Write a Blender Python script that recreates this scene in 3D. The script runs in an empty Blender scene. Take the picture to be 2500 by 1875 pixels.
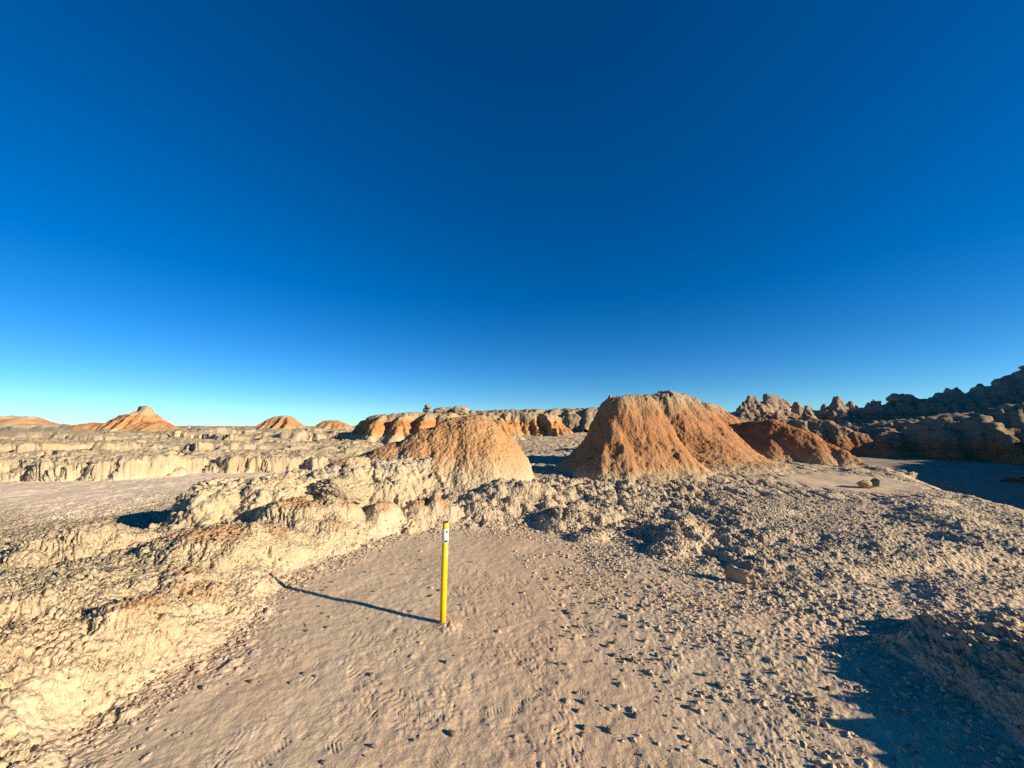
import bpy, math, random
import numpy as np

# ------------------------------------------------------------------ camera, sky, sun, exposure
scene = bpy.context.scene
col = scene.collection
R = math.radians
EYE = 1.65
cam_d = bpy.data.cameras.new('camera')
cam_d.sensor_width = 36.0
cam_d.lens = 13.56
cam_d.clip_start = 0.05
cam_d.clip_end = 9000.0
cam = bpy.data.objects.new('camera', cam_d)
cam.location = (0, 0, EYE)
cam.rotation_euler = (R(90 + 6.5), 0, 0)
col.objects.link(cam)
scene.camera = cam

SUN_EL = R(17.5)
SUN_X, SUN_Y = 0.923, -0.385                       # towards the sun, on the ground: right and a little behind
world = bpy.data.worlds.new('World')
scene.world = world
world.use_nodes = True
wn, wl = world.node_tree.nodes, world.node_tree.links
wn.clear()
sky = wn.new('ShaderNodeTexSky')
sky.sky_type = 'NISHITA'
sky.sun_disc = False
sky.sun_elevation = SUN_EL
sky.sun_rotation = math.atan2(SUN_X, SUN_Y)
sky.altitude = 800
sky.air_density = 0.8
sky.dust_density = 0.0
sky.ozone_density = 2.0
hsv = wn.new('ShaderNodeHueSaturation')
hsv.inputs['Saturation'].default_value = 1.45
hsv.inputs['Value'].default_value = 1.0
bg = wn.new('ShaderNodeBackground')
bg.inputs['Strength'].default_value = 0.074
wo = wn.new('ShaderNodeOutputWorld')
wl.new(sky.outputs[0], hsv.inputs['Color'])
tint = wn.new('ShaderNodeMix')                     # the camera's cool rendering of the whole sky
tint.data_type = 'RGBA'
tint.blend_type = 'MULTIPLY'
tint.inputs[0].default_value = 1.0
tint.inputs[7].default_value = (.57, .87, 1.04, 1)
wl.new(hsv.outputs[0], tint.inputs[6])
wl.new(tint.outputs[2], bg.inputs['Color'])
wl.new(bg.outputs[0], wo.inputs['Surface'])

sd = bpy.data.lights.new('sun', 'SUN')
sd.energy = 5.0
sd.angle = R(0.5)
sd.color = (1.0, 0.87, 0.66)
sun = bpy.data.objects.new('sun', sd)
dz = math.sin(SUN_EL); dh = math.cos(SUN_EL)
from mathutils import Vector
sun.rotation_euler = Vector((SUN_X * dh, SUN_Y * dh, dz)).to_track_quat('Z', 'Y').to_euler()
sun.location = (60, -25, 30)
col.objects.link(sun)

vs = scene.view_settings
vs.view_transform = 'Standard'
vs.look = 'None'
vs.gamma = 1.0
vs.use_curve_mapping = False
vs.exposure = 0.85
scene.cycles.use_denoising = False
scene.cycles.max_bounces = 4
scene.cycles.diffuse_bounces = 3

# ------------------------------------------------------------------ noise (numpy)
F = np.float32
U = np.uint32

def _hash(ix, iy, iz, seed):
    with np.errstate(over='ignore'):
        n = ix.astype(U) * U(374761393) + iy.astype(U) * U(668265263) + U((seed * 974711) & 0xffffffff)
        if iz is not None:
            n = n + iz.astype(U) * U(2246822519)
        n = (n ^ (n >> U(13))) * U(1274126177)
        n = (n ^ (n >> U(15))) * U(2654435761)
        n = n ^ (n >> U(16))
    return n

def _rnd(h, k=0):
    with np.errstate(over='ignore'):
        if k:
            h = (h ^ U(k * 7919)) * U(2654435761)
            h = (h ^ (h >> U(14))) * U(1274126177)
            h = h ^ (h >> U(16))
    return (h & U(0xffffff)).astype(F) / F(0xffffff)

_ga = np.linspace(0, 2 * np.pi, 17)[:16]
_G2 = np.stack([np.cos(_ga), np.sin(_ga)], 1).astype(F)
_g3 = np.random.RandomState(5).normal(size=(64, 3))
_G3 = (_g3 / np.linalg.norm(_g3, axis=1, keepdims=True)).astype(F)

def noise2(x, y, seed=0):
    x = np.asarray(x, F); y = np.asarray(y, F)
    fx = np.floor(x); fy = np.floor(y)
    ix = fx.astype(np.int32); iy = fy.astype(np.int32)
    x = x - fx; y = y - fy
    u = x * x * x * (x * (x * 6 - 15) + 10); v = y * y * y * (y * (y * 6 - 15) + 10)
    def c(dx, dy):
        g = _G2[_hash(ix + dx, iy + dy, None, seed) & U(15)]
        return g[..., 0] * (x - dx) + g[..., 1] * (y - dy)
    a = c(0, 0); a += u * (c(1, 0) - a)
    b = c(0, 1); b += u * (c(1, 1) - b)
    return (a + v * (b - a)) * F(1.5)

def noise3(x, y, z, seed=0):
    x = np.asarray(x, F); y = np.asarray(y, F); z = np.asarray(z, F)
    fx = np.floor(x); fy = np.floor(y); fz = np.floor(z)
    ix = fx.astype(np.int32); iy = fy.astype(np.int32); iz = fz.astype(np.int32)
    x = x - fx; y = y - fy; z = z - fz
    u = x * x * (3 - 2 * x); v = y * y * (3 - 2 * y); w = z * z * (3 - 2 * z)
    def c(a, b, d):
        g = _G3[_hash(ix + a, iy + b, iz + d, seed) & U(63)]
        return g[..., 0] * (x - a) + g[..., 1] * (y - b) + g[..., 2] * (z - d)
    r = []
    for d in (0, 1):
        p = c(0, 0, d); p += u * (c(1, 0, d) - p)
        q = c(0, 1, d); q += u * (c(1, 1, d) - q)
        r.append(p + v * (q - p))
    return (r[0] + w * (r[1] - r[0])) * F(1.6)

def fbm2(x, y, sc, octv, seed=0, gain=0.5):
    s = 0; a = 1.0; k = 1.0 / sc
    for i in range(octv):
        s = s + a * noise2(x * k + 13.7 * i, y * k - 7.1 * i, seed + i)
        a *= gain; k *= 2.03
    return s

def fbm3(x, y, z, sc, octv, seed=0, gain=0.5):
    s = 0; a = 1.0; k = 1.0 / sc
    for i in range(octv):
        s = s + a * noise3(x * k + 3.7 * i, y * k - 7.1 * i, z * k + 1.3 * i, seed + i)
        a *= gain; k *= 2.03
    return s

def clods2(x, y, cell, seed, dens, warp=0.25, rmin=0.12, rmax=0.55):
    """rounded clods strewn on a plane: height (in cell units) of the tallest clod over each point"""
    x = x / F(cell); y = y / F(cell)
    if warp:
        x, y = (x + warp * noise2(x * 2.3, y * 2.3, seed + 50), y + warp * noise2(x * 2.3 + 40, y * 2.3, seed + 51))
    fx = np.floor(x); fy = np.floor(y)
    ix = fx.astype(np.int32); iy = fy.astype(np.int32)
    best = np.zeros_like(x)
    for dx in (-1, 0, 1):
        for dy in (-1, 0, 1):
            h = _hash(ix + dx, iy + dy, None, seed)
            px = fx + dx + _rnd(h); py = fy + dy + _rnd(h, 1)
            q = _rnd(h, 2)
            r = rmin + (rmax - rmin) * q * q
            d2 = ((x - px) ** 2 + (y - py) ** 2) / (r * r)
            e = np.sqrt(np.maximum(0, 1 - d2)) * r * (0.5 + 0.7 * _rnd(h, 4))
            e = np.where(_rnd(h, 3) < dens, e, 0)
            best = np.maximum(best, e)
    return best

def cells2(x, y, cell, seed, warp=0.3):
    """F1 and F2-F1 of a warped cell pattern, in cell units, and a random number per cell"""
    x = x / F(cell); y = y / F(cell)
    if warp:
        x, y = (x + warp * noise2(x * 1.7, y * 1.7, seed + 50), y + warp * noise2(x * 1.7 + 40, y * 1.7, seed + 51))
    fx = np.floor(x); fy = np.floor(y)
    ix = fx.astype(np.int32); iy = fy.astype(np.int32)
    f1 = np.full(x.shape, 9, F); f2 = np.full(x.shape, 9, F); idr = np.zeros(x.shape, F)
    for dx in (-1, 0, 1):
        for dy in (-1, 0, 1):
            h = _hash(ix + dx, iy + dy, None, seed)
            d = np.hypot(x - fx - dx - _rnd(h), y - fy - dy - _rnd(h, 1))
            idr = np.where(d < f1, _rnd(h, 2), idr)
            f2 = np.where(d < f1, f1, np.minimum(f2, d))
            f1 = np.minimum(f1, d)
    return f1, f2 - f1, idr

def cells3(x, y, z, cell, seed):
    x = x / F(cell); y = y / F(cell); z = z / F(cell)
    fx = np.floor(x); fy = np.floor(y); fz = np.floor(z)
    ix = fx.astype(np.int32); iy = fy.astype(np.int32); iz = fz.astype(np.int32)
    f1 = np.full(x.shape, 9, F); f2 = np.full(x.shape, 9, F)
    for dx in (-1, 0, 1):
        for dy in (-1, 0, 1):
            for dk in (-1, 0, 1):
                h = _hash(ix + dx, iy + dy, iz + dk, seed)
                d = (x - fx - dx - _rnd(h)) ** 2 + (y - fy - dy - _rnd(h, 1)) ** 2 + (z - fz - dk - _rnd(h, 2)) ** 2
                f2 = np.where(d < f1, f1, np.minimum(f2, d))
                f1 = np.minimum(f1, d)
    return np.sqrt(f1), np.sqrt(f2) - np.sqrt(f1)

def sstep(a, b, x):
    t = np.clip((x - a) / (b - a), 0, 1)
    return t * t * (3 - 2 * t)

def smax(a, b, k):
    h = np.clip(0.5 + 0.5 * (a - b) / k, 0, 1)
    return b + (a - b) * h + k * h * (1 - h)

def poly_dist(x, y, pts):
    """distance to a polyline, signed (+ on the left of its direction), and the running index along it"""
    best = np.full(x.shape, 1e9, F); sgn = np.ones(x.shape, F); par = np.zeros(x.shape, F)
    for i in range(len(pts) - 1):
        ax, ay = pts[i][:2]; bx, by = pts[i + 1][:2]
        ex, ey = bx - ax, by - ay
        L2 = ex * ex + ey * ey
        t = np.clip(((x - ax) * ex + (y - ay) * ey) / L2, 0, 1)
        d2 = (x - ax - t * ex) ** 2 + (y - ay - t * ey) ** 2
        cr = ex * (y - ay) - ey * (x - ax)
        m = d2 < best
        best = np.where(m, d2, best)
        sgn = np.where(m, np.where(cr >= 0, 1, -1), sgn)
        par = np.where(m, i + t, par)
    return np.sqrt(best) * sgn, par

# ------------------------------------------------------------------ the lie of the land
BANK = [(-2.2, -3.0), (-2.3, 0.5), (-2.33, 2.13), (-2.33, 2.36), (-2.26, 2.55), (-2.27, 2.85), (-2.35, 3.2), (-2.5, 3.84), (-2.54, 4.3),
        (-2.46, 4.63), (-2.25, 5.17), (-2.02, 5.67), (-1.73, 6.2), (-1.17, 6.51), (-0.32, 6.45), (0.1, 6.7), (0.97, 6.15), (1.51, 5.95),
        (1.84, 5.5), (2.16, 5.05), (2.65, 4.55), (3.3, 4.3), (4.2, 4.4), (6, 4.6)]
RIM = [(6.2, -8), (7.0, 2), (7.6, 4.8), (8.1, 6.3), (9.6, 8.6), (10.6, 10.6), (11.9, 12.4), (12.6, 14.0), (13.5, 17), (13, 22), (12, 30)]
RBANK = [(2.35, -3), (2.45, 1.0), (2.58, 2.14), (2.66, 2.7), (2.78, 3.12), (3.3, 3.45), (4.5, 3.5)]
# low bumps: x, y, radius along x, radius along y, height, orange amount
LUMPS = [(-3.15, 5.85, .5, .4, .27, .9), (-2.62, 6.2, .24, .3, .25, .8), (-2.1, 6.5, .26, .3, .25, .8), (-1.55, 6.85, .3, .3, .25, .7),
         (-1.2, 6.95, .22, .24, .22, .8), (-3.4, 4.5, .55, .4, .17, .8), (-2.72, 3.0, .22, .26, .12, .6), (-4.9, 4.55, .42, .5, .30, .0),
         (-2.95, 4.95, .3, .28, .12, .5), (-3.9, 3.1, .8, .5, .14, .0), (-3.2, 2.4, .6, .5, .12, .25), (-5.6, 3.6, .9, .6, .12, .0),
         (-4.9, 2.4, .8, .5, .1, .0), (-2.75, 3.55, .25, .3, .07, .5), (-3.0, 3.75, .16, .2, .06, .7), (-2.45, 5.6, .2, .2, .1, .4),
         (0.85, 6.75, .36, .3, .17, .1), (1.4, 6.75, .4, .3, .17, .1), (0.45, 7.4, .5, .3, .15, .1), (2.0, 7.6, .7, .4, .1, .0),
         (2.45, 5.75, .36, .26, .15, .3), (2.1, 5.3, .3, .2, .12, .1), (1.15, 5.95, .25, .18, .09, .1), (3.5, 5.6, .6, .3, .07, .0),
         (-.4, 7.3, .45, .4, .16, .1), (.05, 7.9, .6, .4, .22, .0), (4.6, 5.3, .5, .3, .06, .0), (4.3, 6.8, .5, .3, .07, .0),
         (6.6, 6.1, .4, .5, .09, .0), (7.2, 6.7, .5, .35, .1, .0), (7.6, 7.4, .6, .3, .1, .0), (6.3, 5.2, .5, .4, .08, .0), (8.2, 7.9, .5, .3, .08, .0),
         (5.2, 4.9, .6, .4, .07, .0), (-5.75, 6.35, .9, .6, -.16, .0), (-.9, 8.3, 2.3, 1.1, .27, .0), (1.6, 9.0, 1.6, .9, .12, .0), (3.35, 1.75, .45, .3, .11, .3), (3.7, 2.3, .4, .25, .06, .2), (3.5, 1.2, .5, .35, .15, .2), (4.0, .5, .7, .5, .2, .0),
         (3.9, 3.2, .6, .2, .05, .0), (5.0, 3.3, .8, .3, .08, .0), (4.4, 3.9, .5, .3, .07, .0)]

def ground_z(x, y, detail=False):
    """height of the land without its crust; with detail also the masks the crust and colours need"""
    x = np.asarray(x, F); y = np.asarray(y, F)
    r = np.hypot(x, y)
    wx = x + .18 * fbm2(x, y, .9, 2, 11); wy = y + .18 * fbm2(x, y, .9, 2, 15)
    sb, pb = poly_dist(wx, wy, BANK)
    near = sstep(16, 9, r)
    # left bank: up from the trail and gently down again to the pan behind it
    left = sstep(13.2, 10.5, pb)                       # 1 along the cream bank, 0 along the rubble shelf
    up_l = np.interp(sb, [0, .08, .22, .5, .9, 1.4, 2.2, 3.4, 5, 7, 9], [0, .06, .16, .27, .33, .34, .28, .18, .07, .01, 0]).astype(F)
    up_r = np.interp(sb, [0, .12, .3, .6, 1.2, 2, 5, 9], [0, .05, .09, .11, .13, .16, .25, .3]).astype(F)
    z = np.where(sb > 0, left * up_l + (1 - left) * up_r, 0) * near
    # right-hand bank beside the trail
    sr, pr = poly_dist(wx, wy, RBANK)
    up = np.interp(-sr, [0, .1, .3, .7, 1.1, 2, 3.5, 6], [0, .10, .24, .32, .345, .34, .31, .3]).astype(F)
    rb = sstep(5.7, 4.2, pr)
    z = smax(z, np.where(sr < 0, up, 0) * (rb * .9 + .1) , .05) - .0125
    z = z + .03 * np.clip(x - .8, 0, 6) * sstep(9, 3, np.abs(y - 3)) * .5
    # the ground further back
    back = sstep(7.5, 11.5, y)
    z = z + (.30 * sstep(-7.5, -4.5, x) - z) * back * sstep(-9, -6, x)
    # terraces rising away to the left
    yf = np.interp(x, [-40, -15.7, -12.7, -12, -10.4, -7.5, -4], [10.5, 12.1, 12.2, 13.6, 14.0, 14.6, 16]).astype(F)
    n1 = fbm2(x, y, 3.2, 3, 21); n2 = fbm2(x, y, 6, 3, 25)
    lm = sstep(-3, -9, x + .12 * (y - 14))
    al = noise2(x * .75, y * .75, 27) + .5 * noise2(x * 1.9, y * 1.9, 28)          # alcoves and headlands along the ledges
    d1 = y - yf + .55 * n1 + .75 * al
    t = .58 * sstep(0, .7, d1) * (1 + .25 * n1)
    t = t + .24 * (1 + .6 * n2) * sstep(0, .5, y - 18.5 + 1.8 * n1 + 1.4 * n2 + .8 * al)
    t = t + .34 * (1 + .5 * n1) * sstep(0, .6, y - 26 + 3.5 * n2 + .05 * x + .8 * al) + .16 * sstep(0, .9, y - 33 + 3.5 * n1 + .8 * al)
    z = z + lm * t
    z = z + (.85 * sstep(14, 40, y)) * (1 - lm) * sstep(11, 7, x - .1 * (y - 14))
    # valley to the right, beyond the rim
    sv, _ = poly_dist(x + .25 * n1, y + .25 * n2, RIM)
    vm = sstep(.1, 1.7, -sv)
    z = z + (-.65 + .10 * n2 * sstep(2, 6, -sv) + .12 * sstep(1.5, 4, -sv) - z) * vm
    # far country: broken badlands out to the horizon
    far = sstep(48, 90, r)
    ff = fbm2(x, y, 34, 4, 31)
    fz = 1.05 + np.clip(r - 60, 0, 3000) * .0036 * (.55 + .9 * np.abs(ff)) + .5 * np.abs(fbm2(x, y, 9, 3, 37))
    fz = np.where(r > 900, np.minimum(fz, 8), fz)
    z = z + (fz - z) * far
    # lumps
    om = np.zeros_like(z)
    for (lx, ly, ra, rb2, h, o) in LUMPS:
        q = ((x - lx) / ra) ** 2 + ((y - ly) / rb2) ** 2
        m = q < 2.2
        if not m.any():
            continue
        qq = q[m] * (1 + .35 * noise2(x[m] * 5 + lx, y[m] * 5, 41))
        g = h * (1 - sstep(-.15, 1.9, qq))
        z[m] += g
        if o:
            om[m] = np.maximum(om[m], o * sstep(.75, .12, qq + .25 * noise2(x[m] * 9, y[m] * 9, 43)))
    z = z + .03 * fbm2(x, y, 1.3, 3, 45) * (sstep(0, .6, sb) * .9 + .12) * near
    z = z + .05 * fbm2(x, y, 2.3, 4, 48) * (1 - near) * (1 - far)
    if not detail:
        return z
    return z, dict(sb=sb, pb=pb, left=left, om=om, vm=vm, sr=sr, near=near, far=far, d1=d1, lm=lm, n1=n1, n2=n2, r=r)

def gz(x, y):
    return float(ground_z(np.array([x], F), np.array([y], F))[0])

# ------------------------------------------------------------------ materials
def nodes_of(name):
    m = bpy.data.materials.new(name)
    m.use_nodes = True
    nt = m.node_tree
    nt.nodes.clear()
    out = nt.nodes.new('ShaderNodeOutputMaterial')
    b = nt.nodes.new('ShaderNodeBsdfPrincipled')
    b.inputs['Roughness'].default_value = .95
    b.inputs['Specular IOR Level'].default_value = .12
    nt.links.new(b.outputs[0], out.inputs[0])
    return m, nt, b

def N(nt, t, **kw):
    n = nt.nodes.new(t)
    for k, v in kw.items():
        if k in n.inputs:
            n.inputs[k].default_value = v
        else:
            setattr(n, k, v)
    return n

def mix(nt, fac, a, b, blend='MIX'):
    n = nt.nodes.new('ShaderNodeMix')
    n.data_type = 'RGBA'
    n.blend_type = blend
    for i, v in ((0, fac), (6, a), (7, b)):
        if isinstance(v, (int, float)):
            n.inputs[i].default_value = v
        elif isinstance(v, tuple):
            n.inputs[i].default_value = (*v, 1)
        else:
            nt.links.new(v, n.inputs[i])
    return n.outputs[2]

def tex_noise(nt, vec, scale, detail=4, rough=.6):
    n = N(nt, 'ShaderNodeTexNoise', Scale=scale, Detail=detail, Roughness=rough)
    nt.links.new(vec, n.inputs['Vector'])
    return n.outputs['Fac']

def ramp(nt, fac, stops):
    n = nt.nodes.new('ShaderNodeValToRGB')
    e = n.color_ramp.elements
    while len(e) < len(stops):
        e.new(.5)
    for el, (p, c) in zip(e, stops):
        el.position = p
        el.color = (*c, 1) if len(c) == 3 else c
    nt.links.new(fac, n.inputs[0])
    return n.outputs[0]

def grain(nt, base, vec, s1, s2, amt):
    """uneven tone of dry clay: a coarse and a fine mottling"""
    a = ramp(nt, tex_noise(nt, vec, s1, 5), [(.3, (1 - amt,) * 3), (.7, (1 + amt * .6,) * 3)])
    b = ramp(nt, tex_noise(nt, vec, s2, 3), [(.3, (1 - amt * .8,) * 3), (.7, (1 + amt * .5,) * 3)])
    return mix(nt, 1.0, mix(nt, 1.0, base, a, 'MULTIPLY'), b, 'MULTIPLY')

def bump(nt, bsdf, vec, scale, dist, detail=5, strength=1.0):
    bn = N(nt, 'ShaderNodeBump', Strength=strength, Distance=dist)
    nt.links.new(tex_noise(nt, vec, scale, detail, .7), bn.inputs['Height'])
    nt.links.new(bn.outputs[0], bsdf.inputs['Normal'])

def nub(nt, bsdf, vec, cell, cd, fine, fd, amount=None):
    """popcorn surface: small knobs with a fine grain over them"""
    w = N(nt, 'ShaderNodeTexNoise', Scale=cell * .6, Detail=2.0)
    nt.links.new(vec, w.inputs['Vector'])
    wm = N(nt, 'ShaderNodeVectorMath', operation='MULTIPLY_ADD')
    wm.inputs[1].default_value = (1.2 / cell,) * 3
    nt.links.new(w.outputs['Color'], wm.inputs[0]); nt.links.new(vec, wm.inputs[2])
    vo = N(nt, 'ShaderNodeTexVoronoi', Scale=cell)
    nt.links.new(wm.outputs[0], vo.inputs['Vector'])
    iv = N(nt, 'ShaderNodeMath', operation='MULTIPLY')
    nt.links.new(vo.outputs['Distance'], iv.inputs[0]); iv.inputs[1].default_value = -1.0
    b1 = N(nt, 'ShaderNodeBump', Strength=.9, Distance=cd)
    nt.links.new(iv.outputs[0], b1.inputs['Height'])
    if amount is not None:
        nt.links.new(amount, b1.inputs['Strength'])
    b2 = N(nt, 'ShaderNodeBump', Strength=.8, Distance=fd)
    nt.links.new(tex_noise(nt, vec, fine, 4, .7), b2.inputs['Height'])
    nt.links.new(b1.outputs[0], b2.inputs['Normal'])
    nt.links.new(b2.outputs[0], bsdf.inputs['Normal'])

CREAM = (.49, .385, .24)
PALE = (.44, .36, .245)
TRAIL = (.635, .475, .305)
PAN = (.80, .62, .42)
ORANGE = (.45, .25, .115)
RUST = (.36, .18, .08)
GREYTAN = (.46, .36, .24)
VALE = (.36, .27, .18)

def ground_material():
    m, nt, b = nodes_of('dry_clay_ground')
    geo = N(nt, 'ShaderNodeNewGeometry')
    pos = geo.outputs['Position']
    def att(n):
        a = N(nt, 'ShaderNodeAttribute')
        a.attribute_name = n
        return a.outputs['Fac']
    c = mix(nt, att('cream'), TRAIL, CREAM)
    c = mix(nt, att('pan'), c, PAN)
    c = mix(nt, att('rubble'), c, GREYTAN)
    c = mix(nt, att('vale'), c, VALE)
    c = mix(nt, att('blush'), c, (.62, .425, .265))
    o = att('orange')
    c = mix(nt, o, c, ORANGE)
    c = grain(nt, c, pos, 1.4, 22, .13)
    nt.links.new(c, b.inputs['Base Color'])
    nub(nt, b, pos, 28, .023, 75, .006, att('nubby'))
    return m

def hill_material(name, stops, z0, z1, wob=.18, wob_s=1.6, mott=.16, s1=2.0, s2=14, bd=.012, bs=45, band=0.0, bsc=5.0):
    """strata: colour by height in metres, the edges of the layers broken up by noise"""
    m, nt, b = nodes_of(name)
    geo = N(nt, 'ShaderNodeNewGeometry')
    pos = geo.outputs['Position']
    sep = N(nt, 'ShaderNodeSeparateXYZ')
    nt.links.new(pos, sep.inputs[0])
    nz = tex_noise(nt, pos, wob_s, 6, .65)
    ma = N(nt, 'ShaderNodeMath', operation='MULTIPLY_ADD')
    nt.links.new(nz, ma.inputs[0]); ma.inputs[1].default_value = wob * 4; ma.inputs[2].default_value = -wob * 2
    ad = N(nt, 'ShaderNodeMath', operation='ADD')
    nt.links.new(sep.outputs['Z'], ad.inputs[0]); nt.links.new(ma.outputs[0], ad.inputs[1])
    mr = N(nt, 'ShaderNodeMapRange')
    mr.inputs['From Min'].default_value = z0; mr.inputs['From Max'].default_value = z1
    nt.links.new(ad.outputs[0], mr.inputs['Value'])
    c = ramp(nt, mr.outputs[0], stops)
    if band:                                            # thin level beds
        cb = N(nt, 'ShaderNodeCombineXYZ')
        ma2 = N(nt, 'ShaderNodeMath', operation='MULTIPLY_ADD')
        nt.links.new(nz, ma2.inputs[0]); ma2.inputs[1].default_value = wob * .8; nt.links.new(sep.outputs['Z'], ma2.inputs[2])
        nt.links.new(ma2.outputs[0], cb.inputs[2])
        bv = ramp(nt, tex_noise(nt, cb.outputs[0], bsc, 3, .7), [(.35, (1 - band,) * 3), (.5, (1, .98, .95)), (.65, (1 + band * .6,) * 3)])
        c = mix(nt, 1.0, c, bv, 'MULTIPLY')
    c = grain(nt, c, pos, s1, s2, mott)
    nt.links.new(c, b.inputs['Base Color'])
    nub(nt, b, pos, bs * .4, bd * 2.2, bs, bd)
    return m

def rock_material(name, base, mott=.2):
    m, nt, b = nodes_of(name)
    tc = N(nt, 'ShaderNodeTexCoord')
    oi = N(nt, 'ShaderNodeObjectInfo')
    v = ramp(nt, oi.outputs['Random'], [(0, (.8, .8, .8)), (1, (1.15, 1.13, 1.1))])
    c = mix(nt, 1.0, base, v, 'MULTIPLY')
    c = grain(nt, c, tc.outputs['Object'], 6, 40, mott)
    nt.links.new(c, b.inputs['Base Color'])
    nub(nt, b, tc.outputs['Object'], 22, .02, 60, .006)
    return m

# ------------------------------------------------------------------ mesh helpers
def mesh_from(name, verts, quads, mat, smooth=True, atts=None):
    me = bpy.data.meshes.new(name)
    nv, nq = len(verts), len(quads)
    k = quads.shape[1]
    me.vertices.add(nv)
    me.vertices.foreach_set('co', np.ascontiguousarray(verts, F).ravel())
    me.loops.add(nq * k)
    me.loops.foreach_set('vertex_index', np.ascontiguousarray(quads, np.int32).ravel())
    me.polygons.add(nq)
    me.polygons.foreach_set('loop_start', np.arange(0, nq * k, k, dtype=np.int32))
    me.polygons.foreach_set('use_smooth', np.full(nq, smooth))
    me.update(calc_edges=True)
    for n, a in (atts or {}).items():
        at = me.attributes.new(n, 'FLOAT', 'POINT')
        at.data.foreach_set('value', np.ascontiguousarray(a, F).ravel())
    me.materials.append(mat)
    return me

def tag(o, label, cat, group=None, kind=None):
    o['label'] = label
    o['category'] = cat
    if group: o['group'] = group
    if kind: o['kind'] = kind
    return o

def add(name, me, parent=None, loc=(0, 0, 0)):
    o = bpy.data.objects.new(name, me)
    o.location = loc
    col.objects.link(o)
    if parent: o.parent = parent
    return o

def grid_normals(P):
    du = np.gradient(P, axis=1); dv = np.gradient(P, axis=0)
    n = np.cross(du, dv)
    n /= np.maximum(np.linalg.norm(n, axis=2, keepdims=True), 1e-9)
    return n.astype(F)

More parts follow.
